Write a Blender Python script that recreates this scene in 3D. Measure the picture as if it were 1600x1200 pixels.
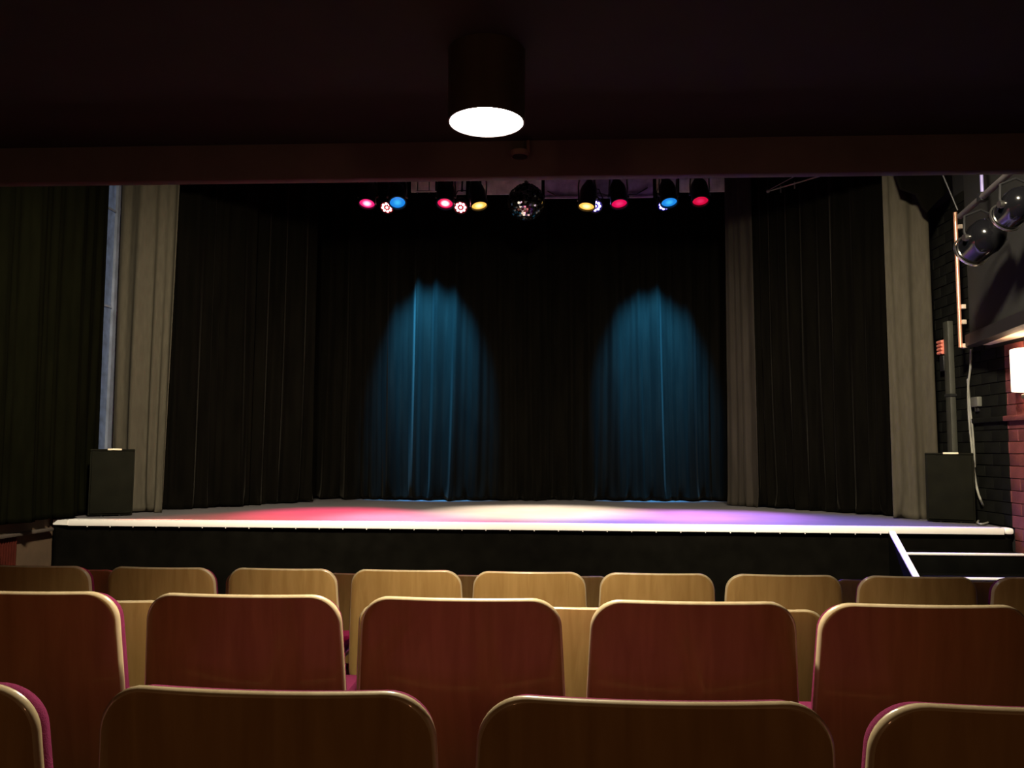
import bpy, bmesh, math, random
from mathutils import Vector, Matrix

random.seed(7)
for o in list(bpy.data.objects):
    bpy.data.objects.remove(o)
scene = bpy.context.scene
COL = scene.collection
R = math.radians

# ------------------------------------------------------------------ camera
F_PX = 1270.0
CAM = Vector((0, 0, 1.5))
CAM_ROT = (Matrix.Rotation(R(2.95), 3, 'Z') @ Matrix.Rotation(R(94.7), 3, 'X')
           @ Matrix.Rotation(0.0047, 3, 'Z'))
cd = bpy.data.cameras.new('camera')
cd.sensor_width = 36.0
cd.lens = 36.0 * F_PX / 1600.0
cd.clip_start = 0.02
cam = bpy.data.objects.new('camera', cd)
cam.matrix_world = Matrix.Translation(CAM) @ CAM_ROT.to_4x4()
COL.objects.link(cam)
scene.camera = cam

# ------------------------------------------------------------------ world + exposure
w = bpy.data.worlds.new('night')
w.use_nodes = True
w.node_tree.nodes['Background'].inputs[0].default_value = (0.10, 0.14, 0.25, 1)
w.node_tree.nodes['Background'].inputs[1].default_value = 0.25
scene.world = w
scene.view_settings.view_transform = 'Standard'
scene.view_settings.look = 'None'
scene.view_settings.exposure = 0.0
scene.view_settings.gamma = 1.0
scene.view_settings.use_curve_mapping = False


def ray(px, py):
    return CAM_ROT @ Vector(((px - 800) / F_PX, (600 - py) / F_PX, -1))


def PY(px, py, Y):
    """point of the world plane y = Y seen at a pixel of the photograph"""
    d = ray(px, py)
    return CAM + d * (Y / d.y)


def PX(px, py, X):
    d = ray(px, py)
    return CAM + d * (X / d.x)


def PZ(px, py, Z):
    d = ray(px, py)
    return CAM + d * ((Z - CAM.z) / d.z)


# ------------------------------------------------------------------ lights of the house and stage rig
def spot(name, loc, target, power, color, angle, blend=0.5, radius=0.06):
    ld = bpy.data.lights.new(name, 'SPOT')
    ld.energy = power
    ld.color = color
    ld.spot_size = R(angle)
    ld.spot_blend = blend
    ld.shadow_soft_size = radius
    o = bpy.data.objects.new(name, ld)
    o.location = loc
    d = Vector(target) - Vector(loc)
    o.rotation_euler = d.to_track_quat('-Z', 'Y').to_euler()
    COL.objects.link(o)
    return o


def point(name, loc, power, color, radius=0.08):
    ld = bpy.data.lights.new(name, 'POINT')
    ld.energy = power
    ld.color = color
    ld.shadow_soft_size = radius
    o = bpy.data.objects.new(name, ld)
    o.location = loc
    COL.objects.link(o)
    return o


WARM = (1.0, 0.72, 0.42)
STAGE_Z = 0.8
FRONT_Y = 7.9
# warm front-of-house profiles hung above the balcony edge, trained on the lip of the stage
for x0, x1, pw in ((-1.8, -3.4, 2300), (0.0, -0.2, 1900), (1.6, 2.9, 2300)):
    spot('front_of_house_spot', (x0, 3.9, 4.6), (x1, FRONT_Y, 2.0), pw, (1.0, 0.87, 0.64), 80, 1.0, 0.2)
# blue cans high behind the added border, skimming down the rear drapes
BLUE = (0.03, 0.32, 0.75)
for px, cy, kk in ((678, 11.45, 1.5), (1018, 11.68, 1.4)):
    a = PY(px, 300, cy)
    spot('drape_skimmer_spot', (a.x, cy - 1.15, 4.75), (a.x, cy, 2.92), 9000 * kk, BLUE, 43, 0.9, 0.06)
# warm house wall lights behind the last row
point('rear_house_light', (-2.6, -2.4, 2.2), 22, (1.0, 0.48, 0.22), 0.15)
point('rear_house_light', (2.6, -2.4, 2.2), 22, (1.0, 0.48, 0.22), 0.15)


# ------------------------------------------------------------------ helpers
def new_mat(name):
    m = bpy.data.materials.new(name)
    m.use_nodes = True
    return m, m.node_tree.nodes, m.node_tree.links, m.node_tree.nodes['Principled BSDF']


def mat(name, color, rough=0.6, metal=0.0, var=0.25, scale=6.0, bump=0.0, bscale=60.0,
        stretch=(1, 1, 1), coat=0.0, spec=0.5, sheen=0.0):
    m, n, l, b = new_mat(name)
    tc = n.new('ShaderNodeTexCoord')
    mp = n.new('ShaderNodeMapping')
    mp.inputs['Scale'].default_value = stretch
    l.new(tc.outputs['Object'], mp.inputs[0])
    nz = n.new('ShaderNodeTexNoise')
    nz.inputs['Scale'].default_value = scale
    nz.inputs['Detail'].default_value = 5
    l.new(mp.outputs[0], nz.inputs['Vector'])
    mr = n.new('ShaderNodeMapRange')
    mr.inputs['From Min'].default_value = 0.3
    mr.inputs['From Max'].default_value = 0.7
    mr.inputs['To Min'].default_value = 1 - var
    mr.inputs['To Max'].default_value = 1 + var
    l.new(nz.outputs['Fac'], mr.inputs['Value'])
    mx = n.new('ShaderNodeVectorMath')
    mx.operation = 'SCALE'
    mx.inputs[0].default_value = color
    l.new(mr.outputs[0], mx.inputs['Scale'])
    l.new(mx.outputs[0], b.inputs['Base Color'])
    b.inputs['Roughness'].default_value = rough
    b.inputs['Metallic'].default_value = metal
    b.inputs['Specular IOR Level'].default_value = spec
    b.inputs['Coat Weight'].default_value = coat
    b.inputs['Coat Roughness'].default_value = 0.12
    b.inputs['Sheen Weight'].default_value = sheen
    b.inputs['Sheen Roughness'].default_value = 0.35
    b.inputs['Sheen Tint'].default_value = (1.0, 0.9, 0.72, 1)
    if bump:
        n2 = n.new('ShaderNodeTexNoise')
        n2.inputs['Scale'].default_value = bscale
        n2.inputs['Detail'].default_value = 4
        l.new(mp.outputs[0], n2.inputs['Vector'])
        bp = n.new('ShaderNodeBump')
        bp.inputs['Strength'].default_value = bump
        bp.inputs['Distance'].default_value = 0.01
        l.new(n2.outputs['Fac'], bp.inputs['Height'])
        l.new(bp.outputs[0], b.inputs['Normal'])
    return m


def emit(name, color, strength):
    m, n, l, b = new_mat(name)
    b.inputs['Base Color'].default_value = (*[min(1, c) * 0.5 for c in color], 1)
    b.inputs['Emission Color'].default_value = (*color, 1)
    b.inputs['Emission Strength'].default_value = strength
    b.inputs['Roughness'].default_value = 0.3
    return m


def lens_mat(name, rim, core, s_rim, s_core, radius):
    """coloured gel lens: the lamp behind shows as a hot centre"""
    m, n, l, b = new_mat(name)
    tc = n.new('ShaderNodeTexCoord')
    ln = n.new('ShaderNodeVectorMath')
    ln.operation = 'LENGTH'
    l.new(tc.outputs['Object'], ln.inputs[0])
    mr = n.new('ShaderNodeMapRange')
    mr.interpolation_type = 'SMOOTHSTEP'
    mr.inputs['From Min'].default_value = radius * 0.25
    mr.inputs['From Max'].default_value = radius * 0.85
    mr.inputs['To Min'].default_value = 0
    mr.inputs['To Max'].default_value = 1
    l.new(ln.outputs['Value'], mr.inputs['Value'])
    mc = n.new('ShaderNodeMix')
    mc.data_type = 'RGBA'
    l.new(mr.outputs[0], mc.inputs['Factor'])
    mc.inputs['A'].default_value = (*[c * s_core for c in core], 1)
    mc.inputs['B'].default_value = (*[c * s_rim for c in rim], 1)
    l.new(mc.outputs['Result'], b.inputs['Emission Color'])
    b.inputs['Emission Strength'].default_value = 1
    b.inputs['Base Color'].default_value = (*[c * 0.4 for c in rim], 1)
    b.inputs['Roughness'].default_value = 0.2
    return m


class MB:
    """collects shapes, builds ONE mesh object"""

    def __init__(self):
        self.bm = bmesh.new()

    def box(self, c, s, rot=None, mi=0, bevel=0.0):
        r = bmesh.ops.create_cube(self.bm, size=1.0)
        vs = r['verts']
        M = Matrix.Translation(Vector(c)) @ (rot.to_4x4() if rot else Matrix.Identity(4)) @ Matrix.Diagonal((*s, 1))
        bmesh.ops.transform(self.bm, matrix=M, verts=vs)
        fs = set(f for v in vs for f in v.link_faces)
        for f in fs:
            f.material_index = mi
        if bevel:
            es = set(e for v in vs for e in v.link_edges)
            bmesh.ops.bevel(self.bm, geom=list(es), offset=bevel, segments=2, affect='EDGES', profile=0.5)
        return self

    def box2(self, a, b, mi=0, bevel=0.0):
        a, b = Vector(a), Vector(b)
        d = b - a
        return self.box((a + b) / 2, (abs(d.x), abs(d.y), abs(d.z)), None, mi, bevel)

    def prism(self, pts, z0, z1, mi=0):
        """plan polygon extruded in z"""
        bot = [self.bm.verts.new((p[0], p[1], z0)) for p in pts]
        top = [self.bm.verts.new((p[0], p[1], z1)) for p in pts]
        n = len(pts)
        fs = [self.bm.faces.new(bot[::-1]), self.bm.faces.new(top)]
        for i in range(n):
            fs.append(self.bm.faces.new((bot[i], bot[(i + 1) % n], top[(i + 1) % n], top[i])))
        for f in fs:
            f.material_index = mi
        return self

    def tube(self, pts, r, seg=10, mi=0, smooth=True):
        pts = [Vector(p) for p in pts]
        rings = []
        up = None
        for i, p in enumerate(pts):
            if i == 0:
                t = pts[1] - p
            elif i == len(pts) - 1:
                t = p - pts[i - 1]
            else:
                t = (pts[i + 1] - p).normalized() + (p - pts[i - 1]).normalized()
            t.normalize()
            if up is None:
                up = Vector((0, 0, 1)) if abs(t.z) < 0.9 else Vector((1, 0, 0))
            a = t.cross(up).normalized()
            b = a.cross(t).normalized()
            up = b
            rr = r[i] if isinstance(r, (list, tuple)) else r
            rings.append([self.bm.verts.new(p + (a * math.cos(k * math.tau / seg) + b * math.sin(k * math.tau / seg)) * rr)
                          for k in range(seg)])
        for i in range(len(rings) - 1):
            for k in range(seg):
                f = self.bm.faces.new((rings[i][k], rings[i][(k + 1) % seg], rings[i + 1][(k + 1) % seg], rings[i + 1][k]))
                f.material_index = mi
                f.smooth = smooth
        for ring in (rings[0][::-1], rings[-1]):
            f = self.bm.faces.new(ring)
            f.material_index = mi
        return self

    def lathe(self, prof, seg=32, M=None, mi=0, smooth=True, cap=True, a0=0.0, a1=math.tau):
        """profile of (radius, z) turned about z"""
        full = abs(a1 - a0 - math.tau) < 1e-6
        cnt = seg if full else seg + 1
        rings = []
        M = M or Matrix.Identity(4)
        for (r, z) in prof:
            rings.append([self.bm.verts.new(M @ Vector((r * math.cos(a0 + (a1 - a0) * k / seg),
                                                        r * math.sin(a0 + (a1 - a0) * k / seg), z))) for k in range(cnt)])
        for i in range(len(prof) - 1):
            for k in range(seg):
                k2 = (k + 1) % cnt
                f = self.bm.faces.new((rings[i][k], rings[i][k2], rings[i + 1][k2], rings[i + 1][k]))
                f.material_index = mi
                f.smooth = smooth
        if cap:
            for ring in (rings[0][::-1], rings[-1]):
                try:
                    f = self.bm.faces.new(ring)
                    f.material_index = mi
                except ValueError:
                    pass
        return self

    def mesh(self, name, mats, sharp=35):
        me = bpy.data.meshes.new(name)
        bmesh.ops.remove_doubles(self.bm, verts=self.bm.verts, dist=1e-6)
        bmesh.ops.recalc_face_normals(self.bm, faces=self.bm.faces)
        self.bm.to_mesh(me)
        self.bm.free()
        for m in (mats if isinstance(mats, (list, tuple)) else [mats]):
            me.materials.append(m)
        me.set_sharp_from_angle(angle=R(sharp))
        return me

    def build(self, name, mats, parent=None, loc=(0, 0, 0), rot=None, sharp=35):
        return link(name, self.mesh(name, mats, sharp), parent, loc, rot)


def link(name, data, parent=None, loc=(0, 0, 0), rot=None):
    o = bpy.data.objects.new(name, data)
    COL.objects.link(o)
    o.location = loc
    if rot is not None:
        o.rotation_euler = rot
    if parent:
        o.parent = parent
    return o


def tag(o, label=None, cat=None, group=None, kind=None):
    if label:
        o['label'] = label
    if cat:
        o['category'] = cat
    if group:
        o['group'] = group
    if kind:
        o['kind'] = kind
    return o


def thing(name, label, cat, loc=(0, 0, 0), rz=0.0, group=None):
    o = link(name, None, None, loc, (0, 0, rz))
    o.empty_display_size = 0.1
    return tag(o, label, cat, group)


def copy_tree(o, parent=None):
    c = o.copy()
    COL.objects.link(c)
    c.parent = parent
    for ch in list(o.children):
        copy_tree(ch, c)
    return c


# ------------------------------------------------------------------ materials
M_FLOOR = mat('carpet_dark', (0.03, 0.022, 0.016), 0.95, bump=0.4, bscale=220)
M_RISER = mat('riser_boards', (0.035, 0.026, 0.018), 0.7)
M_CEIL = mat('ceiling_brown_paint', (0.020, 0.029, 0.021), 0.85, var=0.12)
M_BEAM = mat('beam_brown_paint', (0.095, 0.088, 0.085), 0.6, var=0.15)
M_BLACK = mat('black_paint', (0.010, 0.010, 0.009), 0.8)
M_WALL_BEIGE = mat('beige_plaster', (0.075, 0.045, 0.024), 0.8, var=0.15)
M_DECK = mat('stage_vinyl', (0.105, 0.097, 0.100), 0.62, var=0.10, scale=3, spec=0.3)
M_WHITE_EDGE = mat('white_edge_paint', (0.86, 0.84, 0.80), 0.5, var=0.03)
M_SKIRT = mat('black_skirt_cloth', (0.003, 0.0027, 0.0020), 0.95, spec=0.02, bump=0.2, bscale=300)
M_STEP = mat('black_step_carpet', (0.003, 0.003, 0.0025), 0.95, spec=0.02)
M_VELVET = mat('black_velvet', (0.0021, 0.0018, 0.0012), 0.9, spec=0.02, sheen=0.028, var=0.3, scale=9, stretch=(1, 1, 0.15))
M_VELVET_GREY = mat('charcoal_velvet', (0.020, 0.0165, 0.013), 0.9, spec=0.05, sheen=0.05, var=0.25, scale=9, stretch=(1, 1, 0.15))
M_GREY_DRAPE = mat('grey_wool_drape', (0.054, 0.047, 0.034), 0.95, spec=0.1, var=0.12, scale=30, stretch=(1, 1, 0.2), bump=0.15, bscale=300)
M_GREEN_DRAPE = mat('dark_olive_drape', (0.0030, 0.0031, 0.0013), 0.95, spec=0.015, var=0.2, scale=12, stretch=(1, 1, 0.2))
M_SPEAKER = mat('speaker_textured_black', (0.0062, 0.0062, 0.0036), 0.8, spec=0.08, bump=0.3, bscale=400)
M_GRILLE = mat('speaker_grille', (0.0068, 0.0068, 0.004), 0.85, spec=0.08, bump=0.5, bscale=600)
M_METAL = mat('brushed_steel', (0.62, 0.60, 0.56), 0.3, metal=1.0, var=0.1)
M_DARK_METAL = mat('black_metal', (0.012, 0.012, 0.013), 0.35, var=0.1)
M_CAN = mat('par_can_black', (0.010, 0.010, 0.011), 0.3, var=0.1)
M_COPPER = mat('copper_pipe', (0.85, 0.42, 0.28), 0.35, metal=0.6, var=0.12)
M_CLEAT = mat('cream_cleat', (0.55, 0.45, 0.36), 0.6)
M_CABLE = mat('grey_cable', (0.20, 0.20, 0.17), 0.6)
M_BRICK_BLACK = mat('brick_black_paint', (0.0034, 0.0036, 0.0025), 0.85, spec=0.12, var=0.3, bump=0.35, bscale=60)
M_BRICK_RED = mat('brick_maroon_paint', (0.13, 0.030, 0.030), 0.7, var=0.2, bump=0.35, bscale=60)
M_MORTAR_BLACK = mat('mortar_black_paint', (0.002, 0.002, 0.0017), 0.9)
M_GALLERY = mat('gallery_grey_paint', (0.0052, 0.0051, 0.0038), 0.85, var=0.15)
M_FASCIA = mat('gallery_fascia_paint', (0.007, 0.005, 0.006), 0.6)
M_SOFFIT = mat('gallery_soffit_cream', (0.62, 0.50, 0.40), 0.8, var=0.1)
M_RED_PANEL = mat('red_ribbed_panel', (0.045, 0.007, 0.004), 0.8, spec=0.1)
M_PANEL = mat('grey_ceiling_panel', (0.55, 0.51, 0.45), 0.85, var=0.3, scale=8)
M_FABRIC = mat('magenta_fabric', (0.18, 0.019, 0.066), 0.95, spec=0.1, bump=0.3, bscale=500)
M_LEG = mat('chair_steel', (0.10, 0.10, 0.10), 0.35, metal=0.8)
M_FRAME_WIN = mat('window_frame_paint', (0.13, 0.15, 0.20), 0.6)


def wood_mat(name, c1, c2, rough, coat):
    m, n, l, b = new_mat(name)
    tc = n.new('ShaderNodeTexCoord')
    inf = n.new('ShaderNodeObjectInfo')
    ad = n.new('ShaderNodeVectorMath')
    ad.operation = 'ADD'
    mul = n.new('ShaderNodeMath')
    mul.operation = 'MULTIPLY'
    mul.inputs[1].default_value = 17.0
    l.new(inf.outputs['Random'], mul.inputs[0])
    l.new(tc.outputs['Object'], ad.inputs[0])
    l.new(mul.outputs[0], ad.inputs[1])
    mp = n.new('ShaderNodeMapping')
    mp.inputs['Scale'].default_value = (14, 14, 1.1)
    l.new(ad.outputs[0], mp.inputs[0])
    nz = n.new('ShaderNodeTexNoise')
    nz.inputs['Scale'].default_value = 2.2
    nz.inputs['Detail'].default_value = 8
    nz.inputs['Distortion'].default_value = 0.6
    l.new(mp.outputs[0], nz.inputs['Vector'])
    cr = n.new('ShaderNodeValToRGB')
    cr.color_ramp.elements[0].position = 0.32
    cr.color_ramp.elements[1].position = 0.68
    cr.color_ramp.elements[0].color = (*c1, 1)
    cr.color_ramp.elements[1].color = (*c2, 1)
    l.new(nz.outputs['Fac'], cr.inputs['Fac'])
    l.new(cr.outputs[0], b.inputs['Base Color'])
    b.inputs['Roughness'].default_value = rough
    b.inputs['Coat Weight'].default_value = coat
    b.inputs['Coat Roughness'].default_value = 0.05
    return m


M_WOOD = wood_mat('beech_veneer', (0.34, 0.185, 0.055), (0.44, 0.255, 0.086), 0.45, 0.25)
M_WOOD_EDGE = wood_mat('beech_ply_edge', (0.52, 0.38, 0.22), (0.62, 0.47, 0.29), 0.35, 1.0)

# ------------------------------------------------------------------ the room
WALL_R = 4.31
WALL_L = -5.0
BACK_Y = -3.2
STAGE_BACK = 12.7
CEIL_Z = 2.659
BEAM_Y = 2.96
TOP_Z = 6.6

tag(MB().box2((WALL_L - .2, BACK_Y - .2, -.12), (WALL_R + .2, STAGE_BACK + .2, 0)).build('floor', M_FLOOR), kind='structure')
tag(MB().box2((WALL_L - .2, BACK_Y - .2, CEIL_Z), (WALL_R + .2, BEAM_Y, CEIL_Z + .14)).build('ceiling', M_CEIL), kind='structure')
beam_bot = PY(800, 276, BEAM_Y).z
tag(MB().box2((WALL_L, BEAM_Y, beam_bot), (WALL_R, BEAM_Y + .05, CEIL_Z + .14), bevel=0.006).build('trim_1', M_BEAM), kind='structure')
tag(MB().box2((WALL_L, BEAM_Y - .15, CEIL_Z + .14), (WALL_R, BEAM_Y + .05, TOP_Z)).build('wall_balcony', M_BLACK), kind='structure')
tag(MB().box2((WALL_L - .2, BEAM_Y + .06, TOP_Z), (WALL_R + .2, STAGE_BACK + .2, TOP_Z + .15)).build('ceiling_stage', M_BLACK), kind='structure')
tag(MB().box2((WALL_L - .2, BACK_Y - .2, 0), (WALL_R + .2, BACK_Y, TOP_Z)).build('wall_rear', M_CEIL), kind='structure')
tag(MB().box2((WALL_L - .2, STAGE_BACK, 0), (WALL_R + .2, STAGE_BACK + .2, TOP_Z)).build('wall_stage', M_BLACK), kind='structure')
# left wall with a tall window
W0, W1, WZ0, WZ1 = 6.0, 9.09, 1.15, 5.4
m = MB()
m.box2((WALL_L - .2, BACK_Y, 0), (WALL_L, W0, TOP_Z))
m.box2((WALL_L - .2, W1, 0), (WALL_L, STAGE_BACK, TOP_Z))
m.box2((WALL_L - .2, W0, 0), (WALL_L, W1, WZ0))
m.box2((WALL_L - .2, W0, WZ1), (WALL_L, W1, TOP_Z))
tag(m.build('wall_left', M_WALL_BEIGE), kind='structure')
win = MB()
for y0, y1, z0, z1 in ((W0, W1, WZ0, WZ0 + .06), (W0, W1, WZ1 - .06, WZ1), (W0, W0 + .06, WZ0, WZ1), (W1 - .14, W1, WZ0, WZ1),
                       (7.7, 7.76, WZ0, WZ1)):
    win.box2((WALL_L - .11, y0, z0), (WALL_L - .03, y1, z1))
win = tag(win.build('window_1', M_FRAME_WIN), kind='structure')
# frosted panes with the dusk behind them
mp_, n_, l_, b_ = new_mat('dusk_lit_frosted_glass')
tc_ = n_.new('ShaderNodeTexCoord')
nz_ = n_.new('ShaderNodeTexNoise')
nz_.inputs['Scale'].default_value = 14
nz_.inputs['Detail'].default_value = 6
l_.new(tc_.outputs['Object'], nz_.inputs['Vector'])
cr_ = n_.new('ShaderNodeValToRGB')
cr_.color_ramp.elements[0].position = 0.3
cr_.color_ramp.elements[1].position = 0.72
cr_.color_ramp.elements[0].color = (0.012, 0.017, 0.030, 1)
cr_.color_ramp.elements[1].color = (0.048, 0.062, 0.098, 1)
l_.new(nz_.outputs['Fac'], cr_.inputs['Fac'])
l_.new(cr_.outputs[0], b_.inputs['Emission Color'])
b_.inputs['Emission Strength'].default_value = 1.0
b_.inputs['Base Color'].default_value = (0.05, 0.06, 0.08, 1)
b_.inputs['Roughness'].default_value = 0.35
for y0, y1 in ((W0 + .06, 7.7), (7.76, W1 - .14)):
    MB().box2((WALL_L - .075, y0, WZ0 + .06), (WALL_L - .06, y1, WZ1 - .06)).build('pane', mp_, win)
for zz in (PX(180, 480, WALL_L).z, PX(186, 330, WALL_L).z):
    MB().box2((WALL_L - .06, 7.76, zz - .012), (WALL_L - .045, W1 - .14, zz + .012)).build('glazing_bar', M_FRAME_WIN, win)

sill_z = PX(50, 828, WALL_L).z
tag(MB().box2((WALL_L, 5.2, sill_z - .03), (WALL_L + .07, FRONT_Y - .02, sill_z), bevel=.006).build('trim_2', mat('sill_paint', (.07, .055, .045), .8, spec=0.1)), kind='structure')

# right wall: mortar bed plus individual bricks over the part the photo shows
m = MB()
m.box2((WALL_R, BACK_Y, 0), (WALL_R + .2, STAGE_BACK, TOP_Z))
wall_r = tag(m.build('wall_right', M_MORTAR_BLACK), kind='structure')
PAINT_Y = PX(1576, 660, WALL_R).y
CH, BL = 0.115, 0.29
rng = random.Random(3)
brick_shapes = {}
def brick_mesh(length, red, v):
    key = (round(length, 3), red, v)
    if key not in brick_shapes:
        r = random.Random(str(key))
        b = MB().box((0, 0, 0), (.02 + .006 * v, length - .007, CH - .007), bevel=.003)
        for vert in b.bm.verts:
            vert.co.x += r.uniform(-.0012, .0012)
        brick_shapes[key] = b.mesh('brick', M_BRICK_RED if red else M_BRICK_BLACK)
    return brick_shapes[key]
nb = 0
for row in range(44):
    z = CH * (row + .5)
    # in view: z below the gallery floor near the audience, higher beyond it
    ymax = 9.6
    ymin = 7.2 if z < 2.5 else 8.3
    if z > 4.3:
        break
    if z > 2.5:
        ymax = 9.35
    if z < 0.75:
        ymax = 7.9
    # red courses end at the paint line, black courses start there; running bond on both
    for red, a, bnd in ((True, ymin, min(PAINT_Y, ymax)), (False, max(PAINT_Y, ymin), ymax)):
        if bnd - a < .05:
            continue
        y = a - (BL / 2 if row % 2 else 0) if red else a
        first = True
        while y < bnd - .02:
            ln = BL
            if (not red) and first and row % 2:
                ln = BL / 2
            first = False
            y2 = min(y + ln, bnd)
            if y2 > a + .03 and nb < 300:
                y1 = max(y, a)
                q = round((y2 - y1) / .005) * .005
                ob = link('brick', brick_mesh(q, red, rng.randint(0, 2)), wall_r, (WALL_R, (y1 + y2) / 2, z))
                nb += 1
            y = y + ln
# dado ledge along the bricks
dado_z = PX(1572, 653, WALL_R - .05).z
m = MB().box2((WALL_R - .055, 5.0, dado_z - .03), (WALL_R, PAINT_Y, dado_z + .02), bevel=.006)
tag(m.build('trim_3', M_BRICK_RED), kind='structure')
tag(MB().box2((WALL_R - .045, PAINT_Y, dado_z - .03), (WALL_R, 8.62, dado_z + .02), bevel=.006).build('trim_4', M_BRICK_BLACK), kind='structure')

# side gallery on the right wall
g0 = PZ(1600, 506, 2.55)
g1 = PZ(1508, 542, 2.55)
gd = (g1 - g0)
gA = g0 - gd * 1.6
gB = g1
m = MB().prism([(gA.x + .05, gA.y), (gB.x + .05, gB.y), (WALL_R, gB.y), (WALL_R, gA.y)], 2.66, 5.2)
gal = tag(m.build('wall_gallery', M_GALLERY), kind='structure')
MB().prism([(gA.x, gA.y), (gB.x, gB.y), (gB.x + .12, gB.y), (gA.x + .12, gA.y)], 2.55, 2.665).build('fascia', M_FASCIA, gal)
MB().prism([(gA.x + .02, gA.y), (gB.x + .02, gB.y - .02), (WALL_R, gB.y - .02), (WALL_R, gA.y)], 2.565, 2.66).build('soffit', M_SOFFIT, gal)

# raked platforms for the seats
RIS1, RIS2, RIS3 = 0.155, 0.318, 0.335
tag(MB().box2((WALL_L, BACK_Y, 0), (WALL_R, 4.16, RIS1)).build('floor_riser_low', M_RISER), kind='structure')
tag(MB().box2((WALL_L, BACK_Y, RIS1), (WALL_R, 2.56, RIS2)).build('floor_riser_mid', M_RISER), kind='structure')
tag(MB().box2((WALL_L, BACK_Y, RIS2), (WALL_R, 1.72, RIS3)).build('floor_riser_high', M_RISER), kind='structure')

bz = PY(800, 280, 8.66).z + .11
tag(MB().box2((WALL_L + .35, 8.66, bz), (3.62, 8.70, TOP_Z - .002), bevel=.004).build('trim_shade_border', M_VELVET), kind='structure')  # unseen border cloth, added to shade the tops of the stage curtains

# ------------------------------------------------------------------ stage
cornerL = PY(108, 811, FRONT_Y)
endL = PY(76, 814, FRONT_Y + .12)
endR = PY(1583, 826, FRONT_Y)
xL, xR = WALL_L + .03, WALL_R - .03
stage = thing('stage_platform', 'raised theatre stage with pale grey floor, white front lip and black skirt', 'stage', (0, FRONT_Y, 0))
MB().box2((xL, .06, STAGE_Z - .08), (xR, STAGE_BACK - FRONT_Y - .02, STAGE_Z), bevel=.004).build('deck', M_DECK, stage)
# black cloth skirt with slack folds
m = MB()
nx, nz = 220, 14
grid = []
for i in range(nx + 1):
    colv = []
    x = xL + (xR - xL) * i / nx
    for k in range(nz + 1):
        z = (STAGE_Z - .03) * k / nz
        t = 1 - k / nz
        y = .03 + .010 * math.sin(x * 3.1 + 1.5 * math.sin(x * 1.3)) * t + .006 * math.sin(x * 9 + z * 4) * t + .006 * math.sin(z * 17 + math.sin(x * 2)) * (1 - t)
        colv.append(m.bm.verts.new((x, y, z)))
    grid.append(colv)
for i in range(nx):
    for k in range(nz):
        f = m.bm.faces.new((grid[i][k], grid[i + 1][k], grid[i + 1][k + 1], grid[i][k + 1]))
        f.smooth = True
sk = m.build('skirt', M_SKIRT, stage)
sd = sk.modifiers.new('thick', 'SOLIDIFY')
sd.thickness = .004
# white lip, mitred at its left end and rounded at its right end
m = MB()
lipz0, lipz1 = STAGE_Z - .058, STAGE_Z + .004
m.box2((cornerL.x, -.022, lipz0), (endR.x - .09, .10, lipz1), bevel=.006)
strip = m.build('edge_strip', M_WHITE_EDGE, stage)
tag(strip, 'white painted front lip')
m = MB()
m.prism([(cornerL.x + .001, -.022), (cornerL.x + .001, .057), (xL, .057), (xL, .02)], lipz0 + .006, lipz1 - .008)
m.build('edge_strip', M_WHITE_EDGE, stage)
m = MB()
m.box2((endR.x - .082, -.022, lipz0), (endR.x, .10, lipz1), bevel=.022)
m.build('edge_strip', M_WHITE_EDGE, stage)
m = MB()
x = cornerL.x + .2
while x < 3.2:
    m.box((x, -.02, lipz0 - .006), (.008, .006, .006))
    x += .232
tag(m.build('staples', M_WHITE_EDGE, stage), kind='stuff')

# steps at the right end of the stage
sx = PY(1386, 829, FRONT_Y).x
z1 = PY(1500, 864, 7.64).z
z2 = PY(1500, 902, 7.38).z
z3 = z2 - .19
steps = thing('stage_steps', 'black stage steps with white nosings against the maroon brick wall', 'steps', (0, 0, 0))
sxr = WALL_R - .08
ty = [FRONT_Y - .03, 7.64, 7.38, 7.12]
for yf, yb, zt in ((7.64, ty[0], z1), (7.38, ty[0], z2), (7.12, ty[0], z3)):
    pass
for i, zt in enumerate((z1, z2, z3)):
    yf = ty[i + 1]
    MB().box2((sx + .03, yf, 0.002 if i == 2 else zt - .25), (sxr, ty[i] if i == 0 else ty[i] + .02, zt - .002), bevel=.004).build('step', M_STEP, steps)
    r_ = .014
    MB().tube([(sx + .05, yf, zt - .012), (sxr - .01, yf, zt - .012), (sxr, yf, zt - .012)], [.014, .014, .008], 10).build('nosing', M_WHITE_EDGE, steps)
# sloping left cheek with white top edge
m = MB()
pA = Vector((sx, FRONT_Y - .03, STAGE_Z - .045))
pB = Vector((sx, ty[3], z3 + .0))
cheek = MB()
v = [(pA.y, pA.z), (pB.y, pB.z), (pB.y, 0.0), (pA.y, 0.0)]
fa = [cheek.bm.verts.new((sx, a, b)) for a, b in v]
fb = [cheek.bm.verts.new((sx + .03, a, b)) for a, b in v]
cheek.bm.faces.new(fa)
cheek.bm.faces.new(fb[::-1])
for i in range(4):
    cheek.bm.faces.new((fa[i], fa[(i + 1) % 4], fb[(i + 1) % 4], fb[i]))
cheek.build('stringer', M_STEP, steps)
d = pB - pA
rot = d.to_track_quat('-Y', 'Z').to_matrix()
MB().box((pA + pB) / 2 + Vector((.028, 0, .01)), (.056, d.length, .02), rot, 0, .003).build('edge_band', M_WHITE_EDGE, steps)

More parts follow.
